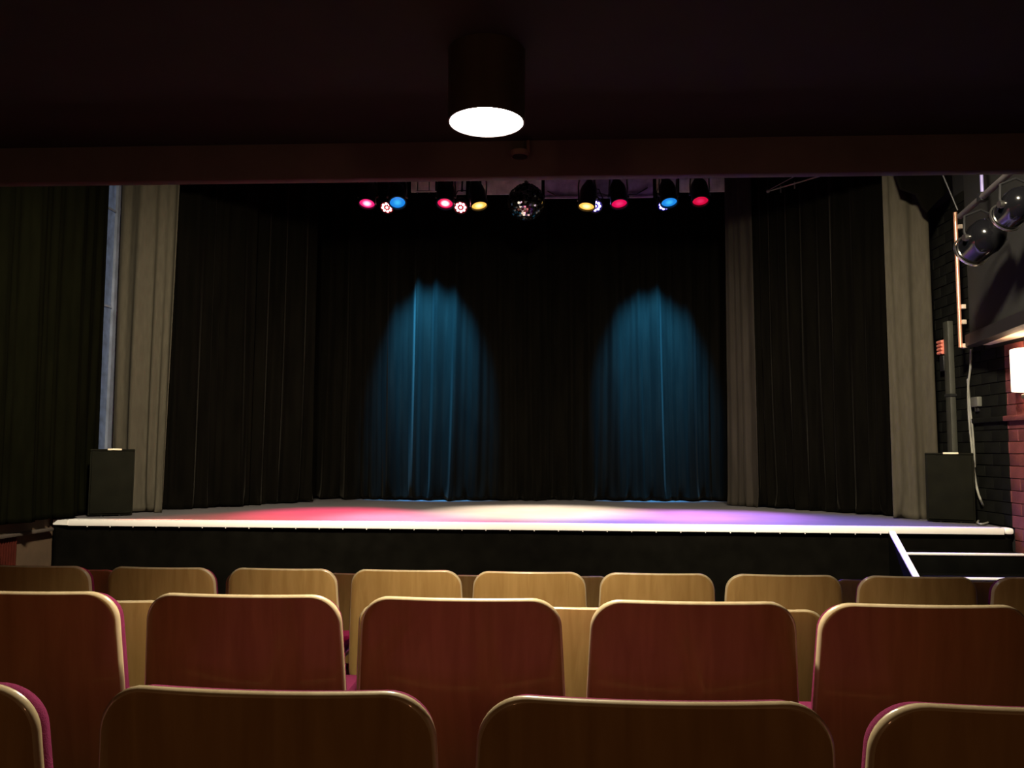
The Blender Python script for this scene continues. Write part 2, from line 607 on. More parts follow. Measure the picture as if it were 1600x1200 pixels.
# red ribbed panel low on the left wall
m = MB()
y_end = PX(27, 860, WALL_L + .03).y
m.box2((WALL_L + .001, 5.2, .1), (WALL_L + .02, y_end, sill_z - .03))
rp = m.build('ribbed_wall_panel', M_RED_PANEL)
tag(rp, 'dark red ribbed panel low on the left wall beside the stage', 'wall panel')
m = MB()
y = y_end - .02
while y > 5.22:
    m.tube([(WALL_L + .022, y, .1), (WALL_L + .022, y, sill_z - .032)], .012, 8)
    y -= .036
tag(m.build('ribs', M_RED_PANEL, rp), kind='stuff')


# ------------------------------------------------------------------ drapes
def drape(name, label, path, z0, z1, material, lam=0.22, amp=0.05, seed=1, gather=0.0, step=0.016, cat='curtain',
          group=None, bottom_flare=0.6, hem=0.02, sharpen=1.0, crumple_k=1.0):
    """hanging cloth along a plan path with irregular pleats that open towards the hem"""
    r = random.Random(seed)
    pts = [Vector((p[0], p[1])) for p in path]
    segs = [(pts[i + 1] - pts[i]).length for i in range(len(pts) - 1)]
    L = sum(segs)

    def at(s):
        s = max(0, min(L, s))
        for i, sl in enumerate(segs):
            if s <= sl or i == len(segs) - 1:
                d = (pts[i + 1] - pts[i]).normalized()
                return pts[i] + d * s, Vector((d.y, -d.x))
            s -= sl

    n = max(16, int(L / step))
    mrows = 36
    # irregular pleats: each has its own width and depth
    pl = [0.0]
    dep = []
    while pl[-1] < L + .5:
        pl.append(pl[-1] + lam * r.choice((.45, .6, .8, 1.0, 1.3, 1.8)))
        dep.append(r.uniform(.35, 1.2))
    drift = [r.uniform(-1, 1) * .05 for _ in pl]
    ph = [r.uniform(0, 6.28) for _ in range(8)]
    bm = bmesh.new()
    rows = []
    for k in range(mrows + 1):
        t = k / mrows                      # 0 hem, 1 top
        tz = t ** 1.25
        row = []
        for i in range(n + 1):
            s = L * i / n
            # sideways wander of pleats with height
            sw = s + .035 * (1 - t) * math.sin(s * 2.3 + ph[0]) + .022 * math.sin(t * 4 + s * 1.1 + ph[1]) * (1 - t)
            sw = max(0, sw)
            j = 0
            while j < len(pl) - 2 and pl[j + 1] <= sw:
                j += 1
            u = (sw - pl[j]) / (pl[j + 1] - pl[j])
            wv = (0.5 - 0.5 * math.cos(u * math.tau))
            wv = wv ** sharpen
            wid = pl[j + 1] - pl[j]
            a = amp * dep[j] * min(1.5, wid / lam) * (0.55 + bottom_flare * (1 - t))
            fine = amp * .12 * math.sin(s * 61 + ph[2] + 2 * math.sin(t * 3 + s * 3)) * (.3 + .7 * (1 - t))
            broad = amp * .5 * math.sin(s * 1.9 + ph[3] + .8 * t)
            crumple = 0
            if t < .07 and crumple_k:
                q = (1 - t / .07)
                crumple = amp * .5 * q * math.sin(s * 17 + ph[4]) + amp * .3 * q * math.sin(s * 41 + ph[5])
            p, nn = at(s)
            # edge draws in or out
            off = a * wv + fine + broad + crumple
            z = z0 + (z1 - z0) * tz
            if k == 0:
                z += hem * (.5 + .5 * math.sin(s * 5 + ph[6]))
            g = gather * (t - .5) * (s / L - .5) * 2
            dirv = Vector((-nn.y, nn.x))
            q2 = p + nn * off + dirv * g
            row.append(bm.verts.new((q2.x, q2.y, z)))
        rows.append(row)
    for k in range(mrows):
        for i in range(n):
            f = bm.faces.new((rows[k][i], rows[k][i + 1], rows[k + 1][i + 1], rows[k + 1][i]))
            f.smooth = True
    me = bpy.data.meshes.new(name)
    bm.to_mesh(me)
    bm.free()
    me.materials.append(material)
    o = link(name, me)
    sd = o.modifiers.new('cloth_thickness', 'SOLIDIFY')
    sd.thickness = .004
    sd.offset = 0
    tag(o, label, cat, group)
    return o


TOPD = 5.9
zb = STAGE_Z + .004
drape('stage_curtain', 'black rear stage curtain left of centre with a blue light pool', [(-4.2, 11.5), (-.10, 11.55)], zb, TOPD, M_VELVET, .24, .12, 11, sharpen=2.0)
drape('stage_curtain', 'black rear stage curtain right of centre with a blue light pool', [(-.14, 11.78), (3.4, 11.78)], zb, TOPD, M_VELVET, .24, .12, 23, sharpen=2.0)
drape('stage_curtain', 'black side curtain at stage left end beside the beige-grey drape', [(-4.80, 9.24), (-4.42, 9.32), (-3.82, 10.05)], zb, TOPD, M_VELVET, .17, .075, 31, sharpen=1.5)
drape('stage_curtain', 'black side curtain between the outer left one and the rear curtain', [(-3.86, 10.15), (-3.27, 10.85)], zb, TOPD, M_VELVET, .17, .075, 37, sharpen=1.5)
a = PZ(1138, 790, STAGE_Z)
b = PZ(1186, 793, STAGE_Z)
drape('stage_curtain', 'charcoal curtain leg at the right edge of the rear curtain', [(a.x, a.y), (b.x, b.y)], zb, TOPD, M_VELVET_GREY, .12, .045, 41, gather=-.04)
drape('stage_curtain', 'wide black side curtain on the right between charcoal leg and grey drape', [(b.x - .03, b.y + .06), (3.80, 9.25)], zb, TOPD, M_VELVET, .20, .085, 43, sharpen=1.6)
drape('proscenium_curtain', 'grey drape behind the left loudspeaker', [(PY(181, 600, 8.93).x, 8.93), (PY(272, 600, 8.93).x, 8.93)], zb, TOPD, M_GREY_DRAPE, .15, .085, 52, gather=.03)
drape('proscenium_curtain', 'grey drape behind the right loudspeaker', [(PY(1391, 600, 8.88).x, 8.88), (PY(1461, 600, 8.88).x, 8.88)], zb, TOPD, M_GREY_DRAPE, .17, .085, 57, gather=.0)
drape('window_curtain', 'dark olive curtain covering the tall left wall window', [(-4.965, 5.6), (-4.965, 8.66)], STAGE_Z + .02, TOPD, M_GREEN_DRAPE, .30, .085, 64, bottom_flare=.3, sharpen=1.3, hem=0.0, crumple_k=0.0)


# ------------------------------------------------------------------ loudspeakers
def loudspeaker(label, px0, px1, py_top, py_bot, depth=.30):
    c = PZ((px0 + px1) / 2, py_bot, STAGE_Z)
    dist = -(CAM_ROT.inverted() @ (c - CAM)).z
    wdt = (px1 - px0) / F_PX * dist * .93
    h = PY((px0 + px1) / 2, py_top, c.y).z - STAGE_Z
    Y = c.y
    rz = -math.atan2(c.x, c.y)
    t = thing('loudspeaker', label, 'loudspeaker', (c.x, Y, STAGE_Z + .002), rz, 'loudspeakers at the stage corners')
    cb_ = MB().prism([(-wdt / 2, .012), (wdt / 2, .012), (wdt / 2, .05), (wdt * .24, depth), (-wdt * .24, depth), (-wdt / 2, .05)], .012, h)
    bmesh.ops.bevel(cb_.bm, geom=list(cb_.bm.edges), offset=.008, segments=2, affect='EDGES', profile=.5)
    cab_ = cb_.build('cabinet', M_SPEAKER, t)
    MB().box2((-wdt / 2 + .016, -.006, .03), (wdt / 2 - .016, .02, h - .022), bevel=.008).build('grille', M_GRILLE, t)
    MB().box2((-wdt / 2, .0, h - .018), (wdt / 2, .02, h - .004), bevel=.004).build('top_rim', M_SPEAKER, t)
    MB().box2((-wdt * .12, -.004, h - .012), (wdt * .2, .09, h + .006), bevel=.004).build('handle', mat('speaker_handle', (.75, .66, .48), .4), cab_)
    for sxx in (-1, 1):
        for yy in (.05, depth - .05):
            MB().lathe([(.02, 0), (.02, .014)], 12, Matrix.Translation((sxx * wdt * .2, yy, 0))).build('foot', M_DARK_METAL, t)
    return t


loudspeaker('black loudspeaker at the left corner of the stage', 138, 206, 702, 807)
loudspeaker('black loudspeaker at the right corner of the stage', 1450, 1523, 708, 817)


# ------------------------------------------------------------------ stage lanterns
RIG_Y = 10.72
rig_c = PY(822, 262, RIG_Y)
bar = thing('lighting_bar', 'black lighting bar above the stage carrying the coloured lanterns', 'lighting bar', (0, RIG_Y, rig_c.z))
MB().tube([(-2.9, 0, .12), (2.12, 0, .12)], .025, 12).build('pipe', M_DARK_METAL, bar)
MB().tube([(-2.9, .46, .12), (1.85, .46, .12)], .025, 12).build('pipe', M_DARK_METAL, bar)
for xx in (-2.86, 1.78):
    MB().box((xx, .23, .12), (.05, .52, .07), bevel=.006).build('spreader', M_DARK_METAL, bar)
for xx in (-2.75, -.9, .6, 2.06):
    MB().tube([(xx, 0, .13), (xx, 0, TOP_Z - rig_c.z - .005)], .012, 8).build('hanger', M_DARK_METAL, bar)
    MB().box((xx, 0, .12), (.05, .065, .065), bevel=.006).build('clamp', M_DARK_METAL, bar)


def frame_to(direction):
    """matrix whose local -Z looks along direction"""
    return Vector(direction).to_track_quat('-Z', 'Y').to_matrix()


LENS_R = .107


def hook(t, q, p, top, by=0.0):
    # hook clamp from the top of the yoke up to the lighting bar, in the lantern's own axes
    wt = p + q @ top
    e = Vector((wt.x, RIG_Y + by, rig_c.z + .12 - .026))
    MB().tube([top, q.inverted() @ (e - p)], .012, 8).build('hook', M_DARK_METAL, t)


def par_can(label, px, py, aim_px, lens, colour, power, angle, blend=.8, Y=RIG_Y, yoke=True, aim_z=STAGE_Z, aim=None, radius=LENS_R, glint=M_METAL):
    p = PY(px, py, Y)
    target = Vector(aim) if aim else PZ(aim_px[0], aim_px[1], aim_z)
    dirn = (target - p).normalized()
    q = frame_to(dirn)
    t = thing('par_can', label, 'stage lamp', p, 0, 'par cans on the lighting bar')
    t.rotation_euler = q.to_euler()
    k = radius / .103
    # local -Z is the beam; the body goes up +Z
    MB().lathe([(.108 * k, -.05 * k), (.112 * k, -.05 * k), (.112 * k, .16 * k), (.098 * k, .23 * k), (.06 * k, .30 * k), (.045 * k, .34 * k), (.015 * k, .345 * k), (.012 * k, .33 * k),
                (.04 * k, .32 * k), (.09 * k, .22 * k), (.107 * k, .15 * k), (.107 * k, -.05 * k)], 32, cap=False).build('can', M_CAN, t)
    MB().lathe([(.118 * k, -.055 * k), (.118 * k, -.04 * k), (.100 * k, -.04 * k), (.100 * k, -.055 * k), (.118 * k, -.055 * k)], 32, cap=False).build('gel_frame', M_CAN, t)
    MB().lathe([(.001, -.046 * k), (.05 * k, -.044 * k), (.085 * k, -.038 * k), (.101 * k, -.028 * k), (.101 * k, -.02 * k), (.001, -.02 * k)], 32, cap=False).build('lens', lens, t)
    if yoke:
        m = MB()
        m.tube([(.118 * k, 0, .07 * k), (.124 * k, .03, .16 * k), (.115 * k, .09, .27 * k), (.06 * k, .14, .37 * k), (-.06 * k, .14, .37 * k), (-.115 * k, .09, .27 * k), (-.124 * k, .03, .16 * k), (-.118 * k, 0, .07 * k)], .010, 8)
        m.build('yoke', glint, t)
        for s in (-1, 1):
            MB().lathe([(.022, -.012), (.022, .012)], 12, Matrix.Translation((s * .128 * k, 0, .07 * k)) @ Matrix.Rotation(R(90), 4, 'Y')).build('knob', M_DARK_METAL, t)
        MB().box((0, .14, .40 * k), (.035, .035, .06), bevel=.005).build('clamp', M_METAL, t)
    if power:
        spot('lamp_of_' + t.name, p + dirn * .075, target, power, colour, angle, blend, .05)
    hook(t, q, p, Vector((0, .14, .37 * k)))
    return t


def led_par(label, px, py, aim_px, colour, body_col, power, angle, Y=RIG_Y + .30, dots=None, blend=1.0):
    p = PY(px, py, Y)
    target = PZ(aim_px[0], aim_px[1], STAGE_Z)
    dirn = (target - p).normalized()
    # the face of the lantern looks a little more towards the seats than its beam centre
    t = thing('led_par', label, 'stage lamp', p, 0, 'LED lanterns under the lighting bar')
    t.rotation_euler = frame_to(dirn).to_euler()
    MB().lathe([(.094, -.03), (.10, -.03), (.10, .06), (.085, .11), (.05, .14), (.001, .145)], 28, cap=False).build('can', M_CAN, t)
    fp_ = MB().lathe([(.001, -.012), (.094, -.012), (.094, -.02), (.001, -.02)], 28, cap=False).build('face_plate', body_col, t)
    em = emit(t.name + '_diode', tuple(.25 + .75 * c for c in colour), 9)
    pos = [(0, 0)] + [(.060 * math.cos(i * math.tau / 8), .060 * math.sin(i * math.tau / 8)) for i in range(8)]
    for i, (dx, dy) in enumerate(pos):
        if dots and i not in dots:
            continue
        MB().lathe([(.001, -.034), (.012, -.032), (.019, -.025), (.019, -.018)], 12, Matrix.Translation((dx, dy, 0)), cap=False).build('diode', em, fp_)
    m = MB()
    m.tube([(.105, 0, .03), (.115, .03, .12), (.06, .12, .24), (-.06, .12, .24), (-.115, .03, .12), (-.105, 0, .03)], .008, 8)
    m.build('yoke', M_DARK_METAL, t)
    MB().box((0, .12, .26), (.03, .03, .05), bevel=.004).build('clamp', M_DARK_METAL, t)
    hook(t, frame_to(dirn), p, Vector((0, .12, .24)), .46)
    spot('lamp_of_' + t.name, p + dirn * .06, target, power, colour, angle, blend, .06)
    return t


L_MAG = lens_mat('magenta_gel', (1.0, .02, .22), (1.0, .55, .85), .9, 3.0, .1)
L_PINK = lens_mat('pink_gel', (1.0, .015, .12), (1.0, .8, .85), .9, 3.5, .1)
L_ROSE = lens_mat('rose_gel', (.95, .004, .11), (1.0, .05, .22), .75, .95, .1)
L_RED = lens_mat('red_gel', (.85, .004, .06), (1.0, .03, .16), .7, .9, .1)
L_CYAN = lens_mat('cyan_gel', (.015, .26, .85), (.07, .62, 1.0), .9, 1.05, .1)
L_AMBER = lens_mat('amber_gel', (1.0, .50, .08), (1.0, .82, .42), 1.3, 2.2, .1)

par_can('magenta par can, leftmost lamp on the lighting bar', 574, 314, (515, 802), L_MAG, (1.0, .02, .16), 4605, 32, 1.0)
par_can('cyan par can near the left end of the lighting bar', 621, 313, (640, 813), L_CYAN, (.35, .45, 1.0), 1267, 28, 1.0)
par_can('pink par can just left of the round red LED lantern', 696, 314, (640, 806), L_PINK, (1.0, .45, .55), 2380, 28, 1.0)
par_can('amber par can tilted beside the mirror ball, to its left', 748, 317, (830, 799), L_AMBER, (1.0, .80, .55), 4122, 39, 1.0)
par_can('amber par can to the right of the mirror ball', 917, 318, (860, 799), L_AMBER, (1.0, .80, .55), 3764, 39, 1.0)
par_can('rose red par can right of the white-blue LED ring', 967, 314, (1030, 804), L_ROSE, (1.0, .25, .8), 2537, 30, 1.0)
par_can('cyan par can near the right end of the lighting bar', 1045, 312, (1120, 806), L_CYAN, (.30, .30, 1.0), 2380, 32, 1.0)
par_can('rose par can, rightmost lamp on the lighting bar', 1094, 310, (1140, 806), L_RED, (1.0, .20, .8), 2127, 30, 1.0)
M_LEDRED = mat('led_face_red', (.2, .01, .012), .4)
M_LEDBLUE = mat('led_face_blue', (.02, .015, .25), .4)
led_par('red LED lantern partly behind the left cyan par can', 605, 323, (440, 822), (1.0, .03, .04), M_LEDRED, 4224, 46)
led_par('round red LED lantern with all diodes lit', 720, 323, (600, 832), (1.0, .06, .14), M_LEDRED, 2688, 46)
led_par('blue LED lantern behind the right amber par can', 930, 321, (1000, 834), (.26, .12, 1.0), M_LEDBLUE, 3072, 46)
led_par('blue LED lantern under the right cyan par can', 1038, 319, (1230, 824), (.14, .07, 1.0), M_LEDBLUE, 4992, 48)

# mirror ball
pb = PY(822, 316, RIG_Y - .7)
br = 28.0 / F_PX * (pb - CAM).length
mb = thing('mirror_ball', 'round mirror ball hanging among the stage lamps', 'mirror ball', pb)
m = MB()
rr = random.Random(5)
NL = 26
for i in range(NL):
    th0 = math.pi * i / NL
    th1 = math.pi * (i + 1) / NL
    cnt = max(3, int(round(2 * NL * math.sin((th0 + th1) / 2))))
    for k in range(cnt):
        a0, a1 = math.tau * k / cnt, math.tau * (k + 1) / cnt
        g = .06
        quad = []
        cen = Vector((math.sin((th0 + th1) / 2) * math.cos((a0 + a1) / 2), math.sin((th0 + th1) / 2) * math.sin((a0 + a1) / 2), math.cos((th0 + th1) / 2)))
        jit = Vector((rr.uniform(-1, 1), rr.uniform(-1, 1), rr.uniform(-1, 1))) * .05
        for th, aa in ((th0, a0), (th1, a0), (th1, a1), (th0, a1)):
            v = Vector((math.sin(th) * math.cos(aa), math.sin(th) * math.sin(aa), math.cos(th)))
            v = cen + (v - cen) * (1 - g)
            v = v * br * (1 + (v - cen).dot(jit) * 8)
            quad.append(m.bm.verts.new(v))
        try:
            m.bm.faces.new(quad)
        except ValueError:
            pass
tag(m.build('mirror_tiles', mat('mirror_tile', (.85, .85, .85), .06, metal=1.0, var=.02), mb), kind='stuff')
MB().lathe([(.001, -br * .985)] + [(br * .985 * math.sin(math.pi * i / 16), -br * .985 * math.cos(math.pi * i / 16)) for i in range(1, 16)] + [(.001, br * .985)], 32, cap=False).build('core', M_DARK_METAL, mb)
MB().lathe([(.03, br * .97), (.03, br + .03), (.012, br + .04), (.012, br + .07)], 12).build('cap', M_METAL, mb)
MB().tube([(0, 0, br + .06), (0, 0, TOP_Z - pb.z - .01)], .005, 6).build('chain', M_DARK_METAL, mb)

# grey panels hanging above the rear drapes
M_PANEL_VIOLET_CAST = mat('grey_panel_violet_cast', (0.36, 0.29, 0.44), 0.85, var=0.3, scale=8)  # grey board; the violet stage light is put into this colour


def hang_panel(label, x0, x1, y0, y1, Y=11.27, extra=True, framed=False):
    a = PY(x0, y1, Y)
    b = PY(x1, y0, Y)
    t = thing('ceiling_panel', label, 'panel', ((a.x + b.x) / 2, Y, a.z), 0, 'grey panels above the rear curtains')
    w_ = (b.x - a.x) / 2
    h_ = b.z - a.z + .5
    MB().box2((-w_, 0, 0), (w_, .03, h_), bevel=.004).build('board', M_PANEL_VIOLET_CAST if framed else M_PANEL, t)
    for s in (-1, 1):
        MB().tube([(s * w_ * .8, .015, h_ - .01), (s * w_ * .8, .015, TOP_Z - a.z - .005)], .006, 6).build('hanger', M_DARK_METAL, t)
    if framed:
        MB().box2((-w_, -.015, -.01), (w_, .0, .025), bevel=.003).build('lower_rail', M_PANEL_VIOLET_CAST, t)
        pts = [(-w_ * .95, -.02, .10), (-w_ * .8, -.02, .035), (-.1, -.03, .03), (0, -.03, .06), (.1, -.03, .03), (w_ * .7, -.02, .04), (w_ * .9, -.02, .13)]
        MB().tube(pts, .008, 6).build('cable', M_DARK_METAL, t)
    return t


hang_panel('small grey panel between the left cyan and the pink par can', 642, 680, 282, 300)
hang_panel('crooked grey panel behind the red LED lantern', 708, 728, 282, 304)
hang_panel('grey panel just left of the mirror ball', 752, 846, 282, 304)
hang_panel('long grey panel with a painted violet cast right of the mirror ball', 851, 1020, 280, 310, framed=True)
hang_panel('grey panel above the right cyan par can', 1026, 1056, 278, 300)
hang_panel('grey panel above the rightmost par can', 1062, 1143, 278, 300)

# bright steel rod left of centre
a, b = PY(650, 299, 10.6), PY(682, 299, 10.6)
rod = thing('rigging_rod', 'short steel rod glinting blue below the small grey panel', 'rod', a)
MB().tube([(0, 0, 0), tuple(b - a)], .011, 10).build('bar', M_METAL, rod)
for q in (.02, (b - a).x - .1):
    MB().tube([(q, 0, -.03), (q, 0, TOP_Z - a.z - .002)], .006, 6).build('hook', M_METAL, rod)

# sloping curtain arm, upper right
a, b = PY(1200, 299, 9.7), PY(1268, 279, 9.3)
arm = thing('curtain_arm', 'thin steel curtain arm sloping above the right black curtain', 'curtain rail', a)
dv = b - a
MB().tube([(0, 0, 0), tuple(dv * 1.6)], .009, 8).build('rail', M_METAL, arm)
dv2 = PY(1242, 276, 9.5) - a
MB().tube([(0, 0, .01), tuple(dv2 * 2.2)], .005, 8).build('brace', M_METAL, arm)
MB().lathe([(.001, -.022), (.016, -.016), (.022, 0), (.016, .016), (.001, .022)], 12, cap=False).build('end_knob', M_METAL, arm)
for q in (.3, .62):
    c = dv * q
    MB().tube([tuple(c + Vector((0, 0, .02))), tuple(c - Vector((0, 0, .06)))], .008, 8).build('glider', M_METAL, arm)

# ------------------------------------------------------------------ house downlight
lp = PY(760, 188, 2.28)
dl = thing('ceiling_downlight', 'dark cylindrical downlight on the ceiling with a glowing white face', 'ceiling lamp', (lp.x, lp.y, CEIL_Z))
hh = CEIL_Z - lp.z
MB().lathe([(0.1121, 0), (0.1121, -hh - .008), (0.1069, -hh - .008), (0.1045, -hh + .01), (0.1026, -.01), (0.1026, 0)], 56, cap=False).build('housing', mat('downlight_housing', (.05, .042, .03), .45, var=.08), dl)
MB().lathe([(.001, -hh + .004), (0.1035, -hh + .004), (0.1035, -hh + .012), (.001, -hh + .012)], 56, cap=False).build('diffuser', emit('downlight_diffuser', (1.0, .97, .92), 60), dl)
spot('lamp_of_ceiling_downlight', (lp.x, lp.y, lp.z - .012), (lp.x, lp.y, 0), 330, (1.0, .92, .66), 124, .6, .09)

# small sensor at the beam
sp = PY(812, 240, BEAM_Y - .02)
sn = thing('ceiling_sensor', 'tiny dark round sensor on the ceiling beam behind the downlight', 'sensor', sp)
MB().lathe([(.001, -.018), (.024, -.016), (.03, -.006), (.03, .006)], 20).build('dome', M_DARK_METAL, sn)
MB().lathe([(.030, -.012), (.034, -.012), (.034, .008), (.030, .008)], 20, cap=False).build('ring', mat('sensor_ring', (.2, .17, .14), .5), sn)
MB().box2((.026, -.008, .0), (.038, .018, .05), bevel=.003).build('bracket', mat('sensor_bracket', (.16, .13, .11), .5), sn)

# ------------------------------------------------------------------ right hand wall fittings
sc = PX(1602, 578, WALL_R - .1)
sc.x = WALL_R - .014
scn = thing('wall_sconce', 'glowing cream half-drum wall lamp on the maroon brick at right', 'wall lamp', sc)
m = MB()
m.lathe([(.185, -.19), (.19, -.185), (.19, .185), (.185, .19), (.178, .185), (.178, -.185), (.185, -.19)], 28, a0=R(92), a1=R(268), cap=False)
m.build('shade', emit('sconce_shade', (1.0, .78, .52), 3.2), scn)
MB().box2((-.10, -.02, -.26), (-.06, .02, -.17), bevel=.004).build('bracket', M_METAL, scn)
MB().box2((-.10, -.06, -.255), (.0, .06, -.215), bevel=.006).build('arm', M_METAL, scn)
MB().lathe([(.001, -.05), (.02, -.045), (.035, -.01), (.035, .02), (.02, .05), (.001, .055)], 16, Matrix.Translation((-.09, 0, 0)), cap=False).build('bulb', emit('sconce_bulb', (1, .7, .4), 10), scn)
point('lamp_of_wall_sconce', sc + Vector((-.09, 0, .12)), 9, (1.0, .62, .34), .05)
point('lamp_of_wall_sconce', sc + Vector((-.09, 0, -.14)), 5, (1.0, .62, .34), .05)

# copper pipe on the end of the gallery
a, b = PY(1493, 332, gB.y + .02), PY(1501, 543, gB.y + .02)
cp = thing('copper_pipe', 'upright copper pipe on the end of the right gallery', 'pipe', (b.x, b.y, b.z))
MB().tube([(0, 0, 0), (0, 0, a.z - b.z)], .019, 14).build('pipe', M_COPPER, cp)
for py in (354, 479, 503, 540):
    z = PY(1500, py, gB.y).z - b.z
    MB().box2((.012, -.03, z - .022), (.055, .03, z + .022), bevel=.004).build('clip', M_CLEAT, cp)
# upright grey conduit further back on the wall
a, b = PX(1479, 503, WALL_R - .05), PX(1488, 704, WALL_R - .05)
cy = b.y
cdt = thing('wall_conduit', 'wide grey upright conduit on the black brick behind the right loudspeaker', 'conduit', (WALL_R - .055, cy, STAGE_Z + .002))
MB().box2((-.02, -.055, 0), (.04, .055, a.z - STAGE_Z), bevel=.008).build('trunking', mat('conduit_grey', (.035, .035, .026), .6), cdt)
for z in (.5, 1.3):
    MB().box2((-.026, -.07, z), (.045, .07, z + .03), bevel=.004).build('strap', M_MORTAR_BLACK, cdt)
# red ribbed socket block
p = PX(1470, 543, WALL_R - .08)
rb = thing('socket_block', 'small red ribbed socket block on the wall beside the right grey drape', 'socket', p)
MB().box2((-.0, -.06, -.08), (.07, .06, .08), bevel=.006).build('body', mat('red_plastic', (.6, .16, .11), .5), rb)
for k in range(4):
    MB().lathe([(.012, -.055), (.018, -.05), (.018, .05), (.012, .055)], 12, Matrix.Translation((-.006, 0, -.06 + .04 * k)) @ Matrix.Rotation(R(90), 4, 'X')).build('rib', mat('red_rib', (.65, .2, .14), .5), rb)
MB().box2((.0, -.05, -.26), (.07, .05, -.09), bevel=.006).build('lower_box', M_DARK_METAL, rb)

# grey cable hanging down the wall behind the loudspeaker to the stage floor
cab = []
for px, py in ((1517, 546), (1516, 575), (1513, 600), (1513, 630), (1515, 665), (1519, 705), (1522, 735), (1527, 765), (1534, 785)):
    cab.append(PX(px, py, WALL_R - .05))
for px, py in ((1546, 812), (1543, 817), (1535, 819), (1528, 818), (1529, 814), (1535, 813), (1539, 815)):
    cab.append(PZ(px, py, STAGE_Z + .014))
base = cab[0].copy()
def smooth(pts, n=5):
    out = []
    for i in range(len(pts) - 1):
        p0 = pts[max(0, i - 1)]; p1 = pts[i]; p2 = pts[i + 1]; p3 = pts[min(len(pts) - 1, i + 2)]
        for k in range(n):
            t = k / n
            out.append(.5 * ((2 * p1) + (-p0 + p2) * t + (2 * p0 - 5 * p1 + 4 * p2 - p3) * t * t + (-p0 + 3 * p1 - 3 * p2 + p3) * t ** 3))
    out.append(pts[-1])
    return out
for p_ in cab:
    p_.z = max(p_.z, STAGE_Z + .015)
cb = thing('hanging_cable', 'grey cable hanging down the black brick beside the right loudspeaker', 'cable', base)
MB().tube([p - base for p in smooth(cab)], .011, 8).build('cord', M_CABLE, cb)
c2 = [PX(px, py, WALL_R - .04) for px, py in ((1512, 592), (1516, 640), (1519, 665), (1522, 705), (1523, 730))]
MB().tube([p - base for p in smooth(c2)], .010, 8).build('cord', M_CABLE, cb)
p = PX(1523, 628, WALL_R - .05)
jb = thing('junction_box', 'small grey junction box beside the hanging cable', 'junction box', (WALL_R, p.y, p.z))
MB().box2((-.06, -.07, -.05), (-.012, .07, .05), bevel=.008).build('body', mat('junction_grey', (.09, .09, .075), .6), jb)
MB().box2((-.04, -.03, -.10), (-.012, .03, -.05), bevel=.006).build('plug', M_DARK_METAL, jb)

# gallery lighting pipe with two black lanterns
a, b = PY(1500, 338, 7.75), PY(1578, 270, 6.5)
gp = thing('gallery_light_pipe', 'sloping dark lighting pipe along the right gallery front', 'lighting bar', a)
MB().tube([(0, 0, 0), tuple((b - a) * 1.3)], .028, 12).build('pipe', mat('pipe_grey_paint', (.10, .09, .09), .4), gp)
q = PY(1535, 308, 7.15) - a
MB().tube([tuple(q), tuple(q + Vector((0, 0, .9)))], .014, 8).build('hanger', mat('hanger_blue_light_tint', (.25, .22, .5), .4), gp)  # blue light falling on the hanger is put into its colour
MB().box(tuple(q), (.07, .08, .08), None, 0, .01).build('clamp', M_DARK_METAL, gp)
MB().tube([(-.02, 0, .06), (-.1, .1, .45), (-.12, .15, 1.2)], .008, 6).build('cable', M_DARK_METAL, gp)
M_GLOSS = mat('glossy_black_can', (.004, .004, .005), .13, var=.05)


def lantern(label, px, py, Y, radius, aim):
    p = PY(px, py, Y)
    t = thing('gallery_lantern', label, 'stage lamp', p, 0, 'black lanterns on the right gallery')
    t.rotation_euler = frame_to(Vector(aim) - p).to_euler()
    k = radius
    MB().lathe([(.80 * k, -1.25 * k), (.86 * k, -1.25 * k), (.92 * k, -.4 * k), (1.0 * k, 0), (.95 * k, .45 * k), (.75 * k, .82 * k), (.4 * k, 1.05 * k), (.001, 1.1 * k)], 32, cap=False).build('can', M_GLOSS, t)
    MB().lathe([(.9 * k, -1.3 * k), (.98 * k, -1.3 * k), (.98 * k, -1.18 * k), (.9 * k, -1.18 * k), (.9 * k, -1.3 * k)], 32, cap=False).build('rim', M_METAL, t)
    MB().lathe([(.001, -1.1 * k), (.8 * k, -1.16 * k), (.8 * k, -1.1 * k), (.001, -1.05 * k)], 32, cap=False).build('lens', mat('dark_lens', (.03, .03, .04), .08, spec=.8), t)
    MB().tube([(1.05 * k, 0, 0), (1.15 * k, .3 * k, .1 * k), (1.0 * k, 1.2 * k, .3 * k), (0, 1.6 * k, .4 * k), (-1.0 * k, 1.2 * k, .3 * k), (-1.15 * k, .3 * k, .1 * k), (-1.05 * k, 0, 0)], .010, 8).build('yoke', M_DARK_METAL, t)
    for s in (-1, 1):
        MB().lathe([(.026, -.02), (.03, 0), (.026, .02)], 12, Matrix.Translation((s * 1.08 * k, 0, 0)) @ Matrix.Rotation(R(90), 4, 'Y')).build('knob', M_METAL, t)
    MB().lathe([(.2 * k, 0), (.2 * k, .12 * k)], 12, Matrix.Translation((0, 0, 1.02 * k))).build('rear_cap', M_DARK_METAL, t)
    return t


lantern('glossy black lantern beside the copper pipe on the right gallery', 1538, 372, 6.75, .150, (2.9, 11, 1.6))
lantern('glossy black lantern at the right edge of the photo', 1592, 320, 6.15, .128, (2.9, 11, 1.6))

